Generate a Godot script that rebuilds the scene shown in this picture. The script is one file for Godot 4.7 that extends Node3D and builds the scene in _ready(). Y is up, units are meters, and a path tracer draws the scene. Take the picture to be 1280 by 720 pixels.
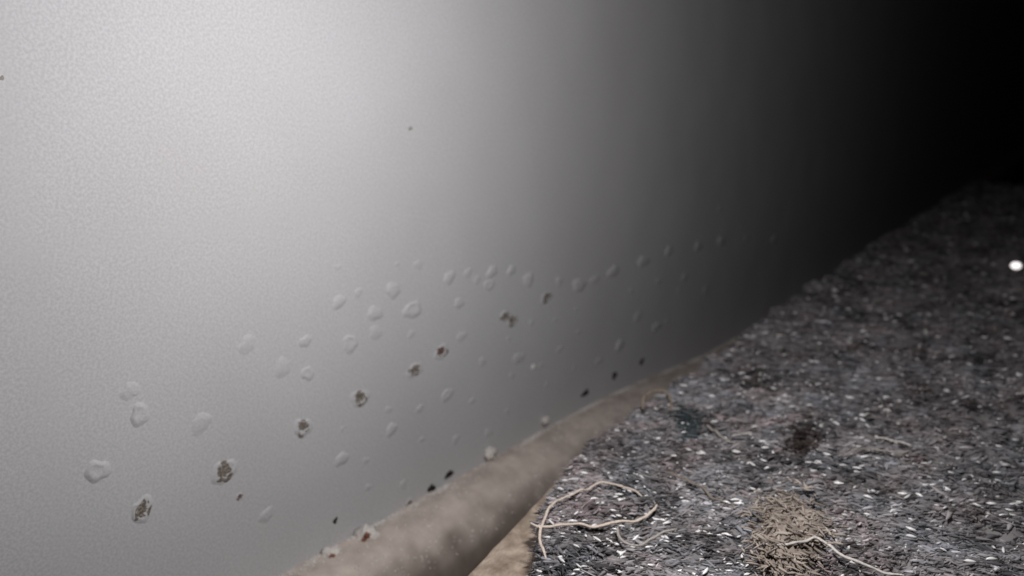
extends Node3D
# A torch-lit corner in the dark: a blistered painted metal wall, a dusty rounded sill at its foot, and a matted felt mat beside it.

const WALL_X := -0.25
var wob := FastNoiseLite.new()
var lump := FastNoiseLite.new()
var fine := FastNoiseLite.new()
var patch := FastNoiseLite.new()
var rng := RandomNumberGenerator.new()
var names := {}

# ---------------------------------------------------------------- helpers
func numbered(called: String) -> String:
	var n: int = names.get(called, 0)
	names[called] = n + 1
	return called if n == 0 else "%s_%03d" % [called, n]

func tag(o: Node, label: String, category: String, group := "", kind := "") -> Node:
	if label: o.set_meta("label", label)
	if category: o.set_meta("category", category)
	if group: o.set_meta("group", group)
	if kind: o.set_meta("kind", kind)
	return o

func thing(called: String, label: String, category: String, at := Vector3.ZERO, group := "") -> Node3D:
	var o := Node3D.new()
	o.name = numbered(called)
	o.position = at
	add_child(o)
	tag(o, label, category, group)
	return o

func part(called: String, mesh: Mesh, m: Material, parent: Node) -> MeshInstance3D:
	var o := MeshInstance3D.new()
	o.name = called
	o.mesh = mesh
	o.material_override = m
	o.cast_shadow = GeometryInstance3D.SHADOW_CASTING_SETTING_ON
	parent.add_child(o, true)
	return o

# A sheet of quads through p(i, j); closed in j when wrap is set.
func sheet(ni: int, nj: int, p: Callable, flip := false, wrap := false, tint = null) -> ArrayMesh:
	var st := SurfaceTool.new()
	st.begin(Mesh.PRIMITIVE_TRIANGLES)
	for i in ni + 1:
		for j in nj + 1:
			if tint != null: st.set_color(tint.call(i, j))
			st.set_uv(Vector2(float(i) / ni, float(j) / nj))
			st.add_vertex(p.call(i, j))
	for i in ni:
		for j in nj:
			var a := i * (nj + 1) + j
			var b := a + nj + 1
			for k in ([a, b, a + 1, a + 1, b, b + 1] if not flip else [a, a + 1, b, a + 1, b + 1, b]):
				st.add_index(k)
	st.generate_normals()
	return st.commit()

func noise(n: FastNoiseLite, seed_: int, freq: float, octaves: int) -> FastNoiseLite:
	n.seed = seed_
	n.noise_type = FastNoiseLite.TYPE_SIMPLEX_SMOOTH
	n.frequency = freq
	n.fractal_octaves = octaves
	return n

func noise_tex(seed_: int, freq: float, octaves: int, lo: Color, hi: Color, size := 1024, cell := false) -> NoiseTexture2D:
	var n := noise(FastNoiseLite.new(), seed_, freq, octaves)
	if cell:
		n.noise_type = FastNoiseLite.TYPE_CELLULAR
	var t := NoiseTexture2D.new()
	t.width = size
	t.height = size
	t.seamless = true
	t.noise = n
	var g := Gradient.new()
	g.set_color(0, lo)
	g.set_color(1, hi)
	t.color_ramp = g
	return t

func lin(r: float, g: float, b: float) -> Color:
	return Color(r, g, b).linear_to_srgb()

func mat(c: Color, rough := 0.8, spec := 0.5) -> StandardMaterial3D:
	var m := StandardMaterial3D.new()
	m.albedo_color = c
	m.roughness = rough
	m.metallic_specular = spec
	return m

func textured(m: StandardMaterial3D, t: Texture2D, h: Texture2D, scale_: float, relief_cm: float) -> StandardMaterial3D:
	m.albedo_texture = t
	m.uv1_triplanar = true
	m.uv1_world_triplanar = true
	m.uv1_scale = Vector3.ONE * scale_
	if h:
		m.heightmap_enabled = true
		m.heightmap_texture = h
		m.heightmap_scale = relief_cm
	return m

# ---------------------------------------------------------------- surfaces
func wall_x(z: float, y: float) -> float:
	var far := minf(z + 0.25, 0.0)
	var bend := -0.03 * far * far if far > -0.8 else -0.0192 + 0.048 * (far + 0.8)
	return WALL_X + bend + 0.0003 * wob.get_noise_2d(z, y)

# Catmull-Rom through a list of points on the plan (x, z).
func smooth(pts: Array, steps := 8) -> Array:
	var out := []
	for i in pts.size() - 1:
		var a: Vector2 = pts[maxi(i - 1, 0)]
		var b: Vector2 = pts[i]
		var c: Vector2 = pts[i + 1]
		var d: Vector2 = pts[mini(i + 2, pts.size() - 1)]
		for k in steps:
			out.append(b.cubic_interpolate(c, a, d, float(k) / steps))
	out.append(pts[-1])
	return out

func x_along(pts: Array, z: float) -> float:
	if z >= pts[0].y:
		return pts[0].x + (z - pts[0].y) * 0.35
	for i in pts.size() - 1:
		if z <= pts[i].y and z >= pts[i + 1].y:
			return lerpf(pts[i].x, pts[i + 1].x, (pts[i].y - z) / maxf(pts[i].y - pts[i + 1].y, 1e-5))
	return pts[-1].x + (z - pts[-1].y) * 0.05

const EDGE := [Vector2(-0.1259, -0.1789), Vector2(-0.1333, -0.1886), Vector2(-0.1432, -0.2041), Vector2(-0.1520, -0.2189), Vector2(-0.1614, -0.2376), Vector2(-0.1649, -0.2574), Vector2(-0.1698, -0.2898), Vector2(-0.1719, -0.3226), Vector2(-0.1726, -0.3511), Vector2(-0.1753, -0.3908), Vector2(-0.1780, -0.4360), Vector2(-0.1811, -0.4895), Vector2(-0.1841, -0.5515), Vector2(-0.1886, -0.6664), Vector2(-0.1958, -0.8296), Vector2(-0.2037, -1.0997)]
const BOARD := [Vector2(-0.1570, -0.1788), Vector2(-0.1585, -0.1859), Vector2(-0.1640, -0.2132), Vector2(-0.1680, -0.2325), Vector2(-0.1725, -0.2541)]

func mat_edge(z: float) -> float:
	return x_along(EDGE, z) + (0.003 + 0.006 * smoothstep(-0.25, -0.6, z)) * lump.get_noise_2d(z * 0.7, 31.0) + 0.0012 * fine.get_noise_2d(z, 7.0)

func mat_low(x: float, z: float) -> float:
	return 0.003 * lump.get_noise_2d(x, z) + 0.0045 * patch.get_noise_2d(x * 1.5 + 4.0, z * 1.5) * smoothstep(0.0, 0.02, x + 0.16)

func mat_y(x: float, z: float) -> float:
	var y := mat_low(x, z) + 0.0013 * fine.get_noise_2d(x, z)
	var e := x - mat_edge(z)
	return y - 0.006 * exp(-maxf(e, 0.0) / 0.0022)

# ---------------------------------------------------------------- wall details
# A round patch on the wall whose height is given ring by ring; its outline wanders.
func wall_patch(z: float, y: float, r: float, heights: Array, wander: float, rough_: float, seg := 28) -> ArrayMesh:
	var ph := [rng.randf() * TAU, rng.randf() * TAU, rng.randf() * TAU]
	var long := clampf(sqrt(1.0 + pow(z / 0.25, 2.0)) * 0.9, 1.0, 2.0)   # blisters run long in the rolling direction of the sheet
	var push := rng.randf_range(0.3, 0.46)
	var tilt := rng.randfn(1.05, 0.35)
	var rings := heights.size() - 1
	var jit := []
	for k in (rings + 1) * seg:
		jit.append(rng.randf_range(-1.0, 1.0))
	var place := func(i: int, j: int) -> Vector3:
		var a := TAU * (j % seg) / seg
		var out := r * (1.0 + wander * (0.5 * sin(a * 2.0 + ph[0]) + 0.35 * sin(a * 3.0 + ph[1]) + 0.25 * sin(a * 5.0 + ph[2])))
		var q := float(i) / rings
		var pz := z + (cos(a) * out * q + cos(tilt) * push * r * (1.0 - q)) * long
		var py := y + sin(a) * out * q + sin(tilt) * push * r * (1.0 - q)
		var edge_in := 1.0 if i < rings else 0.0
		var h: float = heights[i] * r + jit[i * seg + j % seg] * rough_ * r * edge_in * (1.0 if i > 0 else 0.0)
		return Vector3(wall_x(pz, py) + h, py, pz)
	return sheet(rings, seg, place)

func tube(called: String, pts: Array, r: float, m: Material, parent: Node, lift := 0.0006, arch := 0.0) -> MeshInstance3D:
	var line := smooth(pts, 10)
	var n := line.size()
	var c := []
	for i in n:
		var p: Vector2 = line[i]
		var t := float(i) / (n - 1)
		c.append(Vector3(p.x, mat_low(p.x, p.y) * 0.45 + 0.0018 + r + lift + arch * sin(PI * t), p.y))
	var place := func(i: int, j: int) -> Vector3:
		var d: Vector3 = (c[mini(i + 1, n - 1)] - c[maxi(i - 1, 0)]).normalized()
		var s := d.cross(Vector3.UP).normalized()
		var u := s.cross(d)
		var a := TAU * (j % 8) / 8.0
		var t := float(i) / (n - 1)
		var w := r * (0.35 + 0.65 * clampf(minf(t, 1.0 - t) * 14.0, 0.0, 1.0)) * (1.0 + 0.06 * sin(a * 2.0 + i * 1.3) + 0.14 * fine.get_noise_1d(i * 0.0012 + pts[0].x))
		return c[i] + s * cos(a) * w + u * sin(a) * w * 0.7
	return part(called, sheet(n - 1, 8, place), m, parent)

# One short curved fibre of unit length, unit width.
func fibre_mesh(bend: float, sides: int, segs: int, twist: float) -> ArrayMesh:
	var place := func(i: int, j: int) -> Vector3:
		var t := float(i) / segs
		var w := 0.5 * pow(maxf(sin(PI * clampf(t, 0.03, 0.97)), 0.0), 0.7)
		var a := TAU * (j % sides) / sides + twist * t
		return Vector3(t - 0.5, bend * (sin(PI * t) - 0.5) , bend * 0.8 * sin(TAU * t * 0.8)) + Vector3(0, sin(a) * w, cos(a) * w) * Vector3(1, 1, 1)
	return sheet(segs, sides, place)

func copies(called: String, mesh: Mesh, m: Material, where: Array, tints: Array, parent: Node) -> void:
	var mm := MultiMesh.new()
	mm.transform_format = MultiMesh.TRANSFORM_3D
	mm.use_colors = true
	mm.mesh = mesh
	mm.instance_count = where.size()
	for i in where.size():
		mm.set_instance_transform(i, where[i])
		mm.set_instance_color(i, tints[i])
	var o := MultiMeshInstance3D.new()
	o.name = called
	o.multimesh = mm
	o.material_override = m
	parent.add_child(o, true)
	o.set_meta("kind", "stuff")

func lying(x: float, y: float, z: float, yaw: float, pitch: float, size: Vector3) -> Transform3D:
	var b := Basis(Vector3.UP, yaw) * Basis(Vector3.BACK, pitch) * Basis(Vector3.RIGHT, rng.randf() * TAU)
	return Transform3D(b * Basis.from_scale(size), Vector3(x, y, z))

# A ragged pad lying on the mat: outline on the plan, domed, crumpled.
func pad(called: String, outline: Array, high: float, crumple: float, m: Material, parent: Node, tint: Callable) -> MeshInstance3D:
	var ring := outline.duplicate()
	ring.append(outline[0])
	var line := smooth(ring, 5)
	var mid := Vector2.ZERO
	for p in outline: mid += p / outline.size()
	var seg := line.size() - 1
	var rings := 14
	var place := func(i: int, j: int) -> Vector3:
		var q := float(i) / rings
		var p: Vector2 = mid.lerp(line[j % seg], q * (1.0 + 0.06 * sin(j * 2.3)))
		var y := mat_y(p.x, p.y) + high * (1.0 - pow(q, 3.0)) - 0.0012 * pow(q, 6.0) + crumple * fine.get_noise_2d(p.x * 1.7 + 3.0, p.y * 1.7) * (1.0 - 0.5 * q)
		return Vector3(p.x, y, p.y)
	return part(called, sheet(rings, seg, place, false, false, tint), m, parent)

func inside(outline: Array, p: Vector2) -> bool:
	return Geometry2D.is_point_in_polygon(p, PackedVector2Array(outline))

# ---------------------------------------------------------------- the scene
func _ready() -> void:
	rng.seed = 7
	noise(wob, 3, 14.0, 2)
	noise(lump, 11, 75.0, 2)
	noise(fine, 23, 260.0, 2)
	noise(patch, 41, 22.0, 3)

	# camera
	var cam := Camera3D.new()
	cam.name = "camera"
	cam.fov = 35.9990
	cam.near = 0.01
	cam.far = 60.0
	cam.position = Vector3(0, 0.14, 0)
	cam.rotation = Vector3(-0.2433, 0.6456, 0)
	cam.current = true
	var lens := CameraAttributesPhysical.new()
	lens.frustum_focal_length = 36.93
	lens.frustum_focus_distance = 0.235
	lens.frustum_near = 0.01
	lens.frustum_far = 60.0
	lens.exposure_aperture = 16.0
	cam.attributes = lens
	cam.fov = 35.9990
	add_child(cam)

	# night: almost no sky light
	var env := Environment.new()
	env.background_mode = Environment.BG_SKY
	var sm := ProceduralSkyMaterial.new()
	sm.sky_top_color = Color(0.10, 0.07, 0.07)
	sm.sky_horizon_color = Color(0.11, 0.08, 0.08)
	sm.ground_bottom_color = Color(0.08, 0.06, 0.06)
	sm.ground_horizon_color = Color(0.11, 0.08, 0.08)
	var sky := Sky.new()
	sky.sky_material = sm
	env.sky = sky
	env.background_energy_multiplier = 0.1
	env.tonemap_mode = Environment.TONE_MAPPER_LINEAR
	env.tonemap_exposure = 1.0
	env.sdfgi_enabled = true
	env.ssao_enabled = true
	env.ssil_enabled = true
	var we := WorldEnvironment.new()
	we.name = "night_air"
	we.environment = env
	add_child(we)

	# the hand torch that lights the corner, held above the mat close to the wall
	var torch := OmniLight3D.new()
	torch.name = "hand_torch"
	torch.position = Vector3(-0.084, 0.158, -0.182)
	torch.light_color = Color(1.0, 0.99, 0.99)
	torch.light_energy = 0.0328
	torch.light_size = 0.01
	torch.omni_range = 6.0
	torch.omni_attenuation = 2.0
	torch.shadow_enabled = true
	add_child(torch)

	build_ground()
	build_wall()
	build_sill()
	build_board()
	build_mat()
	build_threads()
	build_scraps()
	build_glint_bead()

func build_ground() -> void:
	var g := BoxMesh.new()
	g.size = Vector3(40, 0.02, 40)
	var m := textured(mat(lin(0.06, 0.055, 0.05), 0.95, 0.2), noise_tex(5, 0.02, 4, Color(0.5, 0.5, 0.5), Color.WHITE, 512), null, 3.0, 0.0)
	var o := part("ground", g, m, self)
	o.position = Vector3(0, -0.16, 0)
	tag(o, "", "", "", "structure")

func build_wall() -> void:
	var w := thing("painted_wall", "tall pale grey painted metal wall dotted with paint blisters and chips", "wall")
	var paint := textured(mat(lin(0.655, 0.655, 0.668), 0.85, 0.2), noise_tex(8, 0.16, 3, Color(0.87, 0.87, 0.87), Color(1, 1, 1)), noise_tex(9, 0.22, 3, Color.BLACK, Color.WHITE), 5.0, 0.003)
	paint.detail_enabled = true
	paint.detail_blend_mode = BaseMaterial3D.BLEND_MODE_MUL
	paint.detail_uv_layer = BaseMaterial3D.DETAIL_UV_2
	paint.detail_albedo = noise_tex(31, 0.012, 5, Color(0.975, 0.97, 0.968), Color.WHITE, 512)
	paint.uv2_triplanar = true
	paint.uv2_world_triplanar = true
	paint.uv2_scale = Vector3.ONE * 1.7
	var zs := []
	var ys := []
	for i in 301: zs.append(0.3 - 1.1 * i / 300.0)
	for i in 60: zs.append(-0.8 - 5.2 * pow((i + 1) / 60.0, 1.6))
	for i in 101: ys.append(-0.1 + 0.4 * i / 100.0)
	for i in 20: ys.append(0.3 + 1.9 * (i + 1) / 20.0)
	ys.push_front(-0.15)
	var front := ys.size()
	for k in [2.2, 1.0, -0.15]: ys.append(k)
	part("wall_skin", sheet(zs.size() - 1, ys.size() - 1, func(i: int, j: int): return Vector3(wall_x(zs[i], ys[j]) - (0.006 if j >= front else 0.0), ys[j], zs[i]), true), paint, w)

	var grey_metal := textured(mat(lin(0.5, 0.435, 0.37), 0.7, 0.5), noise_tex(14, 0.07, 3, Color(0.3, 0.29, 0.28), Color(1, 1, 1), 256), null, 60.0, 0.0)
	var rust := textured(mat(lin(0.42, 0.28, 0.245), 0.9, 0.2), noise_tex(15, 0.07, 3, Color(0.3, 0.26, 0.25), Color(1, 1, 1), 256), null, 60.0, 0.0)
	var dark := mat(lin(0.035, 0.028, 0.026), 0.9, 0.2)
	var faint := mat(lin(0.3, 0.28, 0.26), 0.9, 0.2)
	var chalk := mat(lin(0.72, 0.71, 0.7), 0.8, 0.3)
	var spots := [
	[-0.2220, 0.0530, 3.06, 0], [-0.2515, 0.0518, 3.60, 0], [-0.2407, 0.0444, 3.53, 0], [-0.2624, 0.0409, 4.38, 1], [-0.2267, 0.0351, 3.76, 1], [-0.2407, 0.0363, 3.23, 2], [-0.2863, 0.0506, 3.16, 0], [-0.2989, 0.0505, 2.52, 2],
	[-0.3164, 0.0476, 3.17, 0], [-0.3145, 0.0419, 2.99, 1], [-0.3319, 0.0456, 2.69, 0], [-0.3457, 0.0382, 3.56, 0], [-0.3618, 0.0259, 2.46, 3], [-0.3267, 0.0236, 2.31, 3], [-0.3325, 0.0203, 2.54, 3], [-0.2925, 0.0377, 2.69, 0],
	[-0.2938, 0.0216, 2.72, 2], [-0.2801, 0.0179, 2.66, 4], [-0.2624, 0.0143, 2.74, 3], [-0.2305, 0.0113, 3.05, 3], [-0.2833, -0.0033, 3.25, 1], [-0.3378, -0.0005, 3.59, 2], [-0.3509, -0.0087, 1.64, 6], [-0.3573, -0.0096, 1.66, 2],
	[-0.2048, 0.0416, 2.67, 0], [-0.1938, 0.0343, 3.77, 2], [-0.2050, 0.0290, 2.99, 1], [-0.1792, 0.0468, 3.61, 2], [-0.1355, 0.0429, 3.22, 2], [-0.1378, 0.0342, 3.77, 1], [-0.1589, 0.0242, 4.02, 2], [-0.2012, 0.0085, 3.01, 3],
	[-0.1224, 0.0210, 4.14, 1], [-0.1659, 0.0040, 3.61, 3], [-0.1352, 0.0028, 3.20, 3], [-0.1715, -0.0077, 1.14, 4], [-0.1820, -0.0194, 3.23, 2], [-0.2193, -0.0109, 3.18, 0], [-0.2144, -0.0358, 1.28, 5], [-0.2473, -0.0078, 3.03, 0],
	[-0.2368, -0.0489, 3.39, 2], [-0.2570, -0.0466, 2.11, 4], [-0.3928, 0.0261, 4.31, 0], [-0.4290, 0.0270, 3.88, 0], [-0.4657, 0.0267, 4.10, 0], [-0.5436, 0.0232, 3.49, 0], [-0.5827, 0.0209, 3.96, 0], [-0.6941, 0.0051, 3.88, 0],
	[-0.4612, -0.0068, 3.40, 2], [-0.4869, -0.0195, 3.55, 0], [-0.5012, -0.0196, 2.07, 2], [-0.4398, -0.0197, 3.56, 0], [-0.4156, -0.0231, 2.75, 2], [-0.5001, 0.0275, 3.29, 0], [-0.5250, 0.0057, 3.17, 2], [-0.5603, -0.0101, 3.06, 2],
	[-0.5176, -0.0016, 2.10, 2], [-0.4343, -0.0372, 2.13, 5], [-0.4017, -0.0384, 2.26, 5], [-0.4685, -0.0379, 1.99, 5], [-0.2717, -0.0448, 2.17, 5], [-0.2839, -0.0425, 2.22, 5], [-0.2640, 0.1163, 0.96, 7], [-0.1100, 0.1374, 0.73, 7],
	[-0.3734, 0.0321, 2.71, 2], [-0.3051, 0.0459, 2.19, 2], [-0.4091, 0.0261, 3.10, 2], [-0.5768, 0.0445, 2.50, 2], [-0.6312, 0.0159, 3.00, 2], [-0.3319, -0.0080, 1.98, 2], [-0.3743, -0.0053, 2.34, 2], [-0.3132, -0.0318, 2.52, 2],
	[-0.4512, 0.0113, 1.90, 2], [-0.3887, -0.0200, 1.53, 2], [-0.2205, 0.0016, 1.26, 2], [-0.2459, 0.0016, 1.84, 2], [-0.2666, 0.0598, 2.35, 2], [-0.2321, -0.0164, 1.80, 2], [-0.2652, -0.0042, 2.27, 2], [-0.3900, 0.0133, 1.51, 2],
	[-0.3929, 0.0000, 1.75, 2], [-0.3013, -0.0116, 1.88, 2], [-0.3093, 0.0056, 2.45, 2], [-0.4865, 0.0103, 2.50, 2], [-0.3293, 0.0117, 1.37, 2], [-0.2888, -0.0267, 2.41, 2], [-0.2221, 0.0668, 1.52, 2], [-0.3626, -0.0217, 1.68, 2],
	[-0.3486, 0.0153, 2.01, 2], [-0.2534, -0.0356, 2.26, 2], [-0.2662, -0.0188, 1.59, 2], [-0.2321, 0.0547, 2.19, 2], [-0.3279, -0.0254, 1.59, 2], [-0.2328, -0.0285, 1.82, 2], [-0.2543, 0.0624, 1.31, 2], [-0.2611, 0.0307, 2.03, 2],
	[-0.3701, 0.0120, 1.46, 2]]
	for s in spots:
		var r: float = s[2] * 0.001
		match int(s[3]):
			0: part("blister", wall_patch(s[0], s[1], r, [0.23, 0.23, 0.225, 0.21, 0.18, 0.125, 0.05, -0.02], 0.24, 0.014), paint, w)
			1: part("blister", wall_patch(s[0], s[1], r, [0.11, 0.115, 0.13, 0.16, 0.17, 0.13, 0.045, -0.02], 0.24, 0.016), paint, w)
			2: part("blister", wall_patch(s[0], s[1], r, [0.15, 0.15, 0.145, 0.13, 0.105, 0.07, 0.025, -0.02], 0.26, 0.012), paint, w)
			3, 4:
				var lip := part("chip", wall_patch(s[0], s[1], r * 1.4, [0.03, 0.03, 0.05, 0.08, 0.12, 0.1, 0.035, -0.02], 0.25, 0.03), paint, w)
				part("bare_patch", wall_patch(s[0], s[1], r * 0.98, [0.15, 0.12, 0.17, 0.13, 0.18, 0.1], 0.34, 0.08, 18), grey_metal if s[3] == 3 else rust, lip)
			5: part("pinhole", wall_patch(s[0], s[1], r, [0.1, 0.16, 0.1, -0.05], 0.45, 0.05, 14), dark, w)
			7: part("speck", wall_patch(s[0], s[1], r, [0.08, 0.1, 0.06, -0.03], 0.35, 0.03, 14), faint, w)
			6: part("paint_flake", wall_patch(s[0], s[1], r, [0.5, 0.5, 0.3, -0.05], 0.3, 0.05, 14), chalk, w)

func build_sill() -> void:
	var s := thing("rounded_sill", "dusty pinkish brown rounded sill running along the foot of the wall", "sill")
	var c := Vector2(-0.243, -0.0722)
	var r := 0.0268
	var dust_and_shade := textured(mat(lin(0.70, 0.615, 0.56), 0.95, 0.15), noise_tex(17, 0.02, 6, Color(0.84, 0.825, 0.82), Color(1, 0.995, 0.99)), noise_tex(18, 0.25, 4, Color.BLACK, Color.WHITE), 5.0, 0.007)
	var zs := []
	for i in 261: zs.append(0.3 - 1.3 * i / 260.0)
	for i in 40: zs.append(-1.0 - 5.0 * pow((i + 1) / 40.0, 1.5))
	var place := func(i: int, j: int) -> Vector3:
		var a := deg_to_rad(120.0 - 190.0 * j / 40.0)
		var rr: float = r + 0.0005 * lump.get_noise_2d(zs[i] * 0.5, a * 0.012) + 0.0004 * wob.get_noise_2d(zs[i] * 2.0, a * 0.2)
		return Vector3(c.x + wall_x(zs[i], 0.0) - WALL_X + cos(a) * rr, c.y - 0.014 * smoothstep(-0.38, -0.62, zs[i]) + sin(a) * rr, zs[i])
	dust_and_shade.albedo_color = Color.WHITE
	dust_and_shade.vertex_color_use_as_albedo = true
	var dust_shade_film := func(i: int, j: int) -> Color:  # pale dust on top; the dark flank tone paints in the roll's shaded side
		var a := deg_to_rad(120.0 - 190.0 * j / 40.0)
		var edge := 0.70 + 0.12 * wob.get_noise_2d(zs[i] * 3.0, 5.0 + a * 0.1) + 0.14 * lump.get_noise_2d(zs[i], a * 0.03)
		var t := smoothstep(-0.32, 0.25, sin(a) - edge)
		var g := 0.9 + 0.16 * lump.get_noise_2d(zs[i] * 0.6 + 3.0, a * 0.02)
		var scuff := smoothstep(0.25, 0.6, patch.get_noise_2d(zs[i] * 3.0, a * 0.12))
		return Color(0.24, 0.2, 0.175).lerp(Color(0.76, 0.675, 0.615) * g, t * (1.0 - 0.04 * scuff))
	part("sill_roll", sheet(zs.size() - 1, 40, place, true, false, dust_shade_film), dust_and_shade, s)
	# crumbs of pale dust gathered where the roll meets the wall
	var crumb := SphereMesh.new()
	crumb.radius = 0.5
	crumb.height = 1.0
	crumb.radial_segments = 6
	crumb.rings = 3
	var where := []
	var tints := []
	for k in 22000:
		var z := -0.1 - 1.1 * pow(rng.randf(), 1.6)
		var d: float = absf(rng.randfn(0.0, 0.0022)) if k % 6 else rng.randf_range(0.0, 0.03)
		var x := WALL_X + 0.0003 + d
		var y := c.y + sqrt(maxf(r * r - (x - c.x) * (x - c.x), 0.0)) - 0.014 * smoothstep(-0.38, -0.62, z)
		x += wall_x(z, 0.0) - WALL_X
		if k % 6 and patch.get_noise_2d(z * 1.5, 4.0) < rng.randf_range(-0.5, 0.25): continue
		where.append(lying(x, y, z, rng.randf() * TAU, rng.randf(), Vector3(rng.randf_range(0.3, 1.5), rng.randf_range(0.25, 0.6), rng.randf_range(0.3, 0.9)) * 0.001))
		var v := rng.randf_range(0.55, 0.85)
		tints.append(Color(v, v * 0.95, v * 0.91))
	copies("dust_crumbs", crumb, tinted(0.95), where, tints, s)
	# chalky lumps with rusty hearts
	var chalk := textured(mat(lin(0.9, 0.87, 0.84), 0.9, 0.2), noise_tex(19, 0.05, 4, Color(0.8, 0.78, 0.76), Color.WHITE, 256), null, 50.0, 0.0)
	var rust := mat(lin(0.24, 0.105, 0.07), 0.9, 0.2)
	var n := 0
	for p in [[-0.2264, -0.0531, 4.98], [-0.2082, -0.0531, 4.15], [-0.3131, -0.0410, 3.51], [-0.3600, -0.0397, 2.54]]:
		var rr: float = p[2] * 0.001
		var at := Vector3(WALL_X + rr * (1.0 if n < 2 else 0.3), p[1] + rr * (1.15 if n < 2 else -0.35), p[0])
		var l := part("chalk_lump", blob(rr, 0.42, 40 + n), chalk, s)
		l.position = at
		if n >= 2: l.scale = Vector3(0.7, 0.85, 1.15)
		if n < 2:
			for k in 3:
				var b := part("rust_spot", blob(rr * [0.26, 0.22, 0.17][k], 0.35, 60 + n * 3 + k), rust, l)
				var to_eye := (Vector3(0, 0.14, 0) - at).normalized()
				b.position = to_eye * rr * 0.86 + Vector3(0, [0.25, -0.05, -0.2][k], [0.0, 0.35, -0.3][k]) * rr
		n += 1

func blob(r: float, rough_: float, seed_: int) -> ArrayMesh:
	var nz := noise(FastNoiseLite.new(), seed_, 1.3, 3)
	return sheet(12, 18, func(i: int, j: int):
		var a := PI * i / 12.0
		var b := TAU * (j % 18) / 18.0
		var d := Vector3(sin(a) * cos(b), cos(a), sin(a) * sin(b))
		return d * r * (1.0 + rough_ * 1.6 * nz.get_noise_3dv(d)))

func tinted(rough := 0.8, spec := 0.25) -> StandardMaterial3D:
	var m := mat(Color.WHITE, rough, spec)
	m.vertex_color_use_as_albedo = true
	return m

func build_board() -> void:
	var top := -0.0125
	var m := textured(mat(lin(0.6, 0.5, 0.41), 0.9, 0.2), noise_tex(27, 0.02, 5, Color(0.55, 0.52, 0.5), Color(1, 1, 1)), noise_tex(28, 0.1, 4, Color.BLACK, Color.WHITE), 6.0, 0.03)
	var zs := []
	for i in 321: zs.append(0.3 - 1.6 * i / 320.0)
	var o := thing("backing_board", "tan fibre backing board whose bare edge shows under the felt mat", "board")
	var edge := func(z: float) -> float: return minf(x_along(BOARD, z), 9.0) + 0.0004 * fine.get_noise_2d(z, 3.0) if z > -0.258 else -0.174 + 0.0003 * fine.get_noise_2d(z, 3.0)
	var place := func(i: int, j: int) -> Vector3:
		var e: float = edge.call(zs[i])
		var q: Array = [[0.0, -0.006], [0.0, -0.0008], [0.0008, 0.0], [0.03, 0.0], [0.06, 0.0], [0.6, 0.0]][j]
		return Vector3(e + q[0], top + q[1], zs[i])
	part("board_sheet", sheet(320, 5, place, true), m, o)

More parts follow.
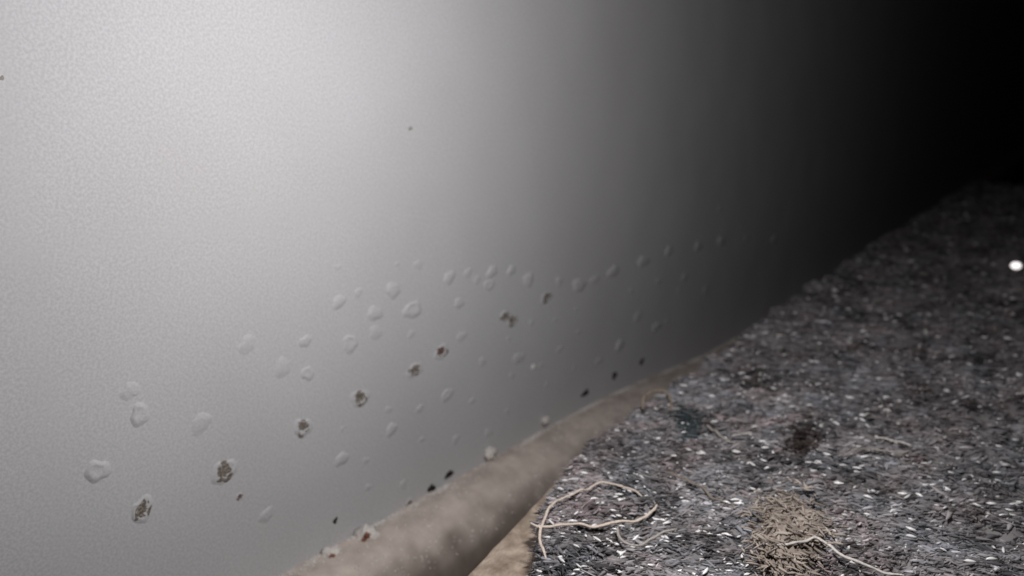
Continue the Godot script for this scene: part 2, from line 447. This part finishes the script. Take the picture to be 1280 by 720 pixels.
func build_mat() -> void:
	var o := thing("felt_mat", "dark grey matted felt mat strewn with short pale fibres", "mat")
	var base := tinted(0.95, 0.15)
	var ni := 420
	var nj := 190
	var zs := []
	for i in ni + 1: zs.append(0.2 - 1.45 * pow(float(i) / ni, 1.0))
	var us := []
	for j in nj + 1: us.append(0.65 * pow(float(j) / nj, 1.25))
	var place := func(i: int, j: int) -> Vector3:
		var e := mat_edge(zs[i])
		if j == 0: return Vector3(e + 0.002, -0.0125, zs[i])
		return Vector3(e + us[j - 1], mat_y(e + us[j - 1], zs[i]), zs[i])
	var tint := func(i: int, j: int) -> Color:
		var e := mat_edge(zs[i])
		var v := 0.2 + 0.09 * patch.get_noise_2d(e + us[j], zs[i])
		return Color(v, v * 0.94, v * 0.95)
	part("felt_body", sheet(ni, nj, place, true, false, tint), base, o)

	var tufts := [[], [], []]
	var tuft_tints := [[], [], []]
	var hairs := []
	var hair_tints := []
	var glints := []
	var glint_tints := []
	var made := 0
	while made < 460000:
		var dist := 0.17 * pow(1.38 / 0.17, rng.randf())
		var ang := deg_to_rad(rng.randf_range(-64.0, 16.0))
		var x := sin(ang) * dist
		var z := -cos(ang) * dist
		made += 1
		var e := x - mat_edge(z)
		if e < -0.0006 or z < -1.22 + 0.03 * patch.get_noise_2d(x, 2.0): continue
		var y := mat_y(x, z)
		var big := 0.85 + dist * 0.7
		var p := patch.get_noise_2d(x, z)
		var p2 := patch.get_noise_2d(x * 1.3 + 9.0, z * 1.3)
		var kind := rng.randf()
		var yaw := 0.62 + rng.randfn(0.0, 0.6) + 0.5 * p2
		if kind < 0.865:
			var k := rng.randi() % 3
			var l := rng.randf_range(2.0, 5.6) * big * 0.001
			var w := rng.randf_range(0.35, 1.1) * big * 0.001
			var spot := fine.get_noise_2d(x * 0.7 + 5.0, z * 1.1)
			var v := clampf(0.192 + 0.2 * spot + 0.21 * p + rng.randfn(0.0, 0.032), 0.05, 0.5)
			if rng.randf() < 0.1: v *= 0.5
			if rng.randf() < 0.06: v = minf(v * 1.9, 0.6)
			if rng.randf() < 0.04:
				l *= 1.5
				w *= 1.7
			tufts[k].append(lying(x, y + rng.randf_range(-0.0006, 0.0005), z, yaw, rng.randfn(0.0, 0.1), Vector3(l, w, w)))
			var warm := clampf(0.19 * p2, -0.09, 0.11) + rng.randfn(0.0, 0.02)
			tuft_tints[k].append(Color(v * (1.015 + warm), v * (0.965 - 0.3 * absf(warm)), v * (0.99 - 0.35 * warm)))
		elif kind < 0.976:
			var l := rng.randf_range(3.0, 7.0) * big * 0.001
			var w := rng.randf_range(0.22, 0.4) * big * 0.001
			hairs.append(lying(x, y + rng.randf_range(0.0, 0.0008), z, yaw, rng.randfn(0.0, 0.12), Vector3(l, w, w)))
			var v := 0.10 + 0.34 * pow(rng.randf(), 2.0)
			hair_tints.append(Color(v * 1.03, v * 0.97, v * 0.97))
		else:
			var f := pow(rng.randf(), 2.2)
			var l := lerpf(0.8, 3.4, f) * big * 0.001
			var w := lerpf(0.35, 1.15, f) * rng.randf_range(0.8, 1.1) * big * 0.001
			glints.append(lying(x, y + rng.randf_range(0.0007, 0.0018), z, yaw, rng.randfn(0.0, 0.15), Vector3(l, w, w)))
			var v := rng.randf_range(0.7, 0.95)
			glint_tints.append(Color(v, v * 0.98, v * 0.98))
	for k in 3:
		copies("felt_tufts", fibre_mesh([0.12, 0.2, 0.05][k], 5, 4, [0.0, 1.5, -1.0][k]), tinted(0.8, 0.3), tufts[k], tuft_tints[k], o)
	copies("felt_hairs", fibre_mesh(0.3, 4, 6, 0.0), tinted(0.7, 0.35), hairs, hair_tints, o)
	copies("shiny_fibres", fibre_mesh(0.12, 5, 4, 0.6), tinted(0.3, 0.6), glints, glint_tints, o)

func yarn(c: Color, seed_: int) -> StandardMaterial3D:
	return textured(mat(c, 0.75, 0.3), noise_tex(seed_, 0.06, 3, Color(0.72, 0.7, 0.68), Color.WHITE, 256), null, 70.0, 0.0)

func build_threads() -> void:
	var cream := yarn(lin(0.78, 0.68, 0.60), 70)
	var white := yarn(lin(0.74, 0.71, 0.68), 71)
	var grey := yarn(lin(0.46, 0.43, 0.41), 72)
	var dull := yarn(lin(0.30, 0.26, 0.225), 74)
	var tan_ := yarn(lin(0.42, 0.35, 0.28), 73)
	tag(tube(numbered("loose_thread"), [Vector2(-0.1250, -0.2373), Vector2(-0.1298, -0.2399), Vector2(-0.1358, -0.2404), Vector2(-0.1410, -0.2402), Vector2(-0.1430, -0.2372), Vector2(-0.1432, -0.2305), Vector2(-0.1453, -0.2254), Vector2(-0.1470, -0.2213), Vector2(-0.1463, -0.2157), Vector2(-0.1444, -0.2093), Vector2(-0.1420, -0.2042), Vector2(-0.1398, -0.1998), Vector2(-0.1369, -0.1956), Vector2(-0.1330, -0.1917), Vector2(-0.1298, -0.1887)], 0.00046, cream, self, 0.0006, 0.0004), "long cream thread bent like a tent at the mat's near edge", "thread", "loose threads on the mat")
	tag(tube(numbered("loose_thread"), [Vector2(-0.1447, -0.2015), Vector2(-0.1403, -0.2030), Vector2(-0.1358, -0.2082), Vector2(-0.1283, -0.2115), Vector2(-0.1245, -0.2180), Vector2(-0.1196, -0.2249), Vector2(-0.1187, -0.2306), Vector2(-0.1191, -0.2356)], 0.00054, cream, self, 0.0008), "bright cream thread lying straight under the tent-shaped cream one", "thread", "loose threads on the mat")
	tag(tube(numbered("loose_thread"), [Vector2(-0.1222, -0.2161), Vector2(-0.1196, -0.2121), Vector2(-0.1159, -0.2091), Vector2(-0.1124, -0.2100), Vector2(-0.1113, -0.2143), Vector2(-0.1105, -0.2195), Vector2(-0.1090, -0.2242), Vector2(-0.1068, -0.2253)], 0.00046, grey, self, 0.0010), "pale grey hooked thread just under the right end of the straight cream thread", "thread", "loose threads on the mat")
	tag(tube(numbered("loose_thread"), [Vector2(-0.0826, -0.2308), Vector2(-0.0791, -0.2318), Vector2(-0.0765, -0.2337), Vector2(-0.0738, -0.2380), Vector2(-0.0712, -0.2428), Vector2(-0.0688, -0.2429), Vector2(-0.0655, -0.2404), Vector2(-0.0618, -0.2383), Vector2(-0.0567, -0.2375), Vector2(-0.0510, -0.2392), Vector2(-0.0452, -0.2411)], 0.0005, white, self, 0.0018, 0.001), "bright white wavy thread crossing the front of the tan pad", "thread", "loose threads on the mat")
	tag(tube(numbered("loose_thread"), [Vector2(-0.0855, -0.3091), Vector2(-0.0821, -0.3169), Vector2(-0.0780, -0.3244), Vector2(-0.0731, -0.3245), Vector2(-0.0681, -0.3223), Vector2(-0.0637, -0.3273)], 0.0005, grey, self, 0.0010), "grey kinked thread shaped like a low roof, lower of a pair mid mat", "thread", "loose threads on the mat")
	tag(tube(numbered("loose_thread"), [Vector2(-0.0786, -0.3331), Vector2(-0.0732, -0.3335), Vector2(-0.0691, -0.3329), Vector2(-0.0650, -0.3324)], 0.0005, white, self, 0.0012), "short straight white thread just above the grey kinked one", "thread", "loose threads on the mat")
	tag(tube(numbered("loose_thread"), [Vector2(-0.1645, -0.3091), Vector2(-0.1685, -0.3164), Vector2(-0.1708, -0.3241), Vector2(-0.1692, -0.3314), Vector2(-0.1640, -0.3304), Vector2(-0.1586, -0.3227), Vector2(-0.1536, -0.3130)], 0.0006, tan_, self, 0.0004, 0.0002), "fuzzy tan thread arched like a hook beside the sill at the mat's edge", "thread", "loose threads on the mat")
	tag(tube(numbered("loose_thread"), [Vector2(-0.1302, -0.2631), Vector2(-0.1254, -0.2635), Vector2(-0.1175, -0.2609), Vector2(-0.1091, -0.2555), Vector2(-0.1038, -0.2532), Vector2(-0.0985, -0.2504)], 0.0005, dull, self, -0.0003), "faded brown strand curving across the felt behind the tent-shaped cream thread", "thread", "loose threads on the mat")
	tag(tube(numbered("loose_thread"), [Vector2(-0.1362, -0.3101), Vector2(-0.1304, -0.3055), Vector2(-0.1247, -0.3002), Vector2(-0.1207, -0.2977)], 0.0006, grey, self, 0.0), "fuzzy grey wisp slanting down right of the dark teal scrap", "thread", "loose threads on the mat")
	tag(tube(numbered("loose_thread"), [Vector2(-0.1217, -0.3006), Vector2(-0.1202, -0.3055), Vector2(-0.1176, -0.3103)], 0.0005, white, self, 0.0010), "tiny white thread touching the foot of the grey wisp", "thread", "loose threads on the mat")

func fuzz(outline: Array, count: int, lo: Color, hi: Color, high: float, parent: Node) -> void:
	var box := Rect2(outline[0], Vector2.ZERO)
	for p in outline: box = box.expand(p)
	box = box.grow(0.004)
	var where := []
	var tints := []
	for k in count:
		var p := Vector2(rng.randf_range(box.position.x, box.end.x), rng.randf_range(box.position.y, box.end.y))
		if not inside(outline, p + Vector2(rng.randfn(0.0, 0.0022), rng.randfn(0.0, 0.0022))): continue
		where.append(lying(p.x, mat_y(p.x, p.y) + high * rng.randf_range(0.75, 1.35), p.y, rng.randf() * TAU, rng.randfn(0.0, 0.12), Vector3(rng.randf_range(2.0, 5.0), rng.randf_range(0.35, 1.0), rng.randf_range(0.35, 1.0)) * 0.001))
		tints.append(lo.lerp(hi, clampf(0.5 + 0.9 * fine.get_noise_2d(p.x * 0.5 + 2.0, p.y * 0.5) + rng.randfn(0.0, 0.12), 0.0, 1.0)))
	copies("fuzz", fibre_mesh(0.06, 5, 4, 0.5), tinted(0.85, 0.2), where, tints, parent)

func build_scraps() -> void:
	var o := thing("fibre_pad", "tan frayed pad of matted fibre lying at the mat's front", "pad")
	var outline: Array = [Vector2(-0.0783, -0.2171), Vector2(-0.0841, -0.2296), Vector2(-0.0910, -0.2464), Vector2(-0.0936, -0.2595), Vector2(-0.0917, -0.2701), Vector2(-0.0856, -0.2711), Vector2(-0.0787, -0.2687), Vector2(-0.0708, -0.2572), Vector2(-0.0680, -0.2463), Vector2(-0.0680, -0.2363), Vector2(-0.0700, -0.2285), Vector2(-0.0739, -0.2205)]
	pad("pad_body", outline, 0.0038, 0.0022, tinted(0.9, 0.2), o, func(i: int, j: int):
		var v := 0.25 + 0.07 * sin(j * 0.31 + i * 0.5) * (0.5 + 0.5 * sin(i * 0.9))
		return Color(v, v * 0.84, v * 0.72))
	fuzz(outline, 1900, Color(0.2, 0.168, 0.145), Color(0.42, 0.365, 0.32), 0.0034, o)
	o = thing("cloth_scrap", "dark teal scrap of cloth pressed into the felt beside the tan hook thread", "scrap")
	outline = [Vector2(-0.1558, -0.3202), Vector2(-0.1523, -0.3274), Vector2(-0.1443, -0.3244), Vector2(-0.1366, -0.3109), Vector2(-0.1307, -0.2939), Vector2(-0.1332, -0.2882), Vector2(-0.1404, -0.2932), Vector2(-0.1492, -0.3066)]
	pad("scrap_body", outline, 0.0016, 0.0012, tinted(0.9, 0.2), o, func(_i, _j): return Color(0.035, 0.047, 0.05))
	fuzz(outline, 420, Color(0.045, 0.053, 0.056), Color(0.12, 0.135, 0.142), 0.0019, o)
	o = thing("hollow_patch", "small blackish brown pad painting a shaded hollow in the middle of the felt", "hollow")  # dark pad whose colour paints the shade of a hollow in the felt
	outline = [Vector2(-0.1046, -0.3135), Vector2(-0.1067, -0.3253), Vector2(-0.1041, -0.3323), Vector2(-0.0987, -0.3294), Vector2(-0.0942, -0.3177), Vector2(-0.0956, -0.3076), Vector2(-0.0998, -0.3062)]
	pad("hollow_body", outline, 0.0016, 0.0014, tinted(0.9, 0.2), o, func(_i, _j): return Color(0.035, 0.026, 0.024))
	fuzz(outline, 360, Color(0.03, 0.023, 0.022), Color(0.11, 0.088, 0.085), 0.0019, o)

func build_glint_bead() -> void:
	var o := thing("glint_bead", "tiny glowing white bead added for a bright glint on the dark far felt", "glint", Vector3(-0.0839, 0.004, -0.7054))  # added glowing bead, stands in for a bright glint on the felt
	var ring := TorusMesh.new()
	ring.inner_radius = 0.0036
	ring.outer_radius = 0.0052
	ring.rings = 20
	ring.ring_segments = 8
	var b := part("bead_ring", ring, mat(lin(0.03, 0.03, 0.03), 0.4), o)
	b.position.y = -0.0032
	var lens := SphereMesh.new()
	lens.radius = 0.0034
	lens.height = 0.005
	var m := mat(Color(1, 1, 1), 0.4)
	m.emission_enabled = true
	m.emission = Color(1, 0.97, 0.97)
	m.emission_energy_multiplier = 1.3
	part("bead_core", lens, m, o)
	var l := OmniLight3D.new()  # very weak light added to go with the glowing bead
	l.name = "added_bead_glow"
	l.light_color = Color(1, 0.97, 0.97)
	l.light_energy = 0.00001
	l.light_size = 0.004
	l.omni_range = 3.0
	l.omni_attenuation = 2.0
	l.shadow_enabled = true
	l.position = Vector3(0, 0.006, 0.004)
	o.add_child(l)
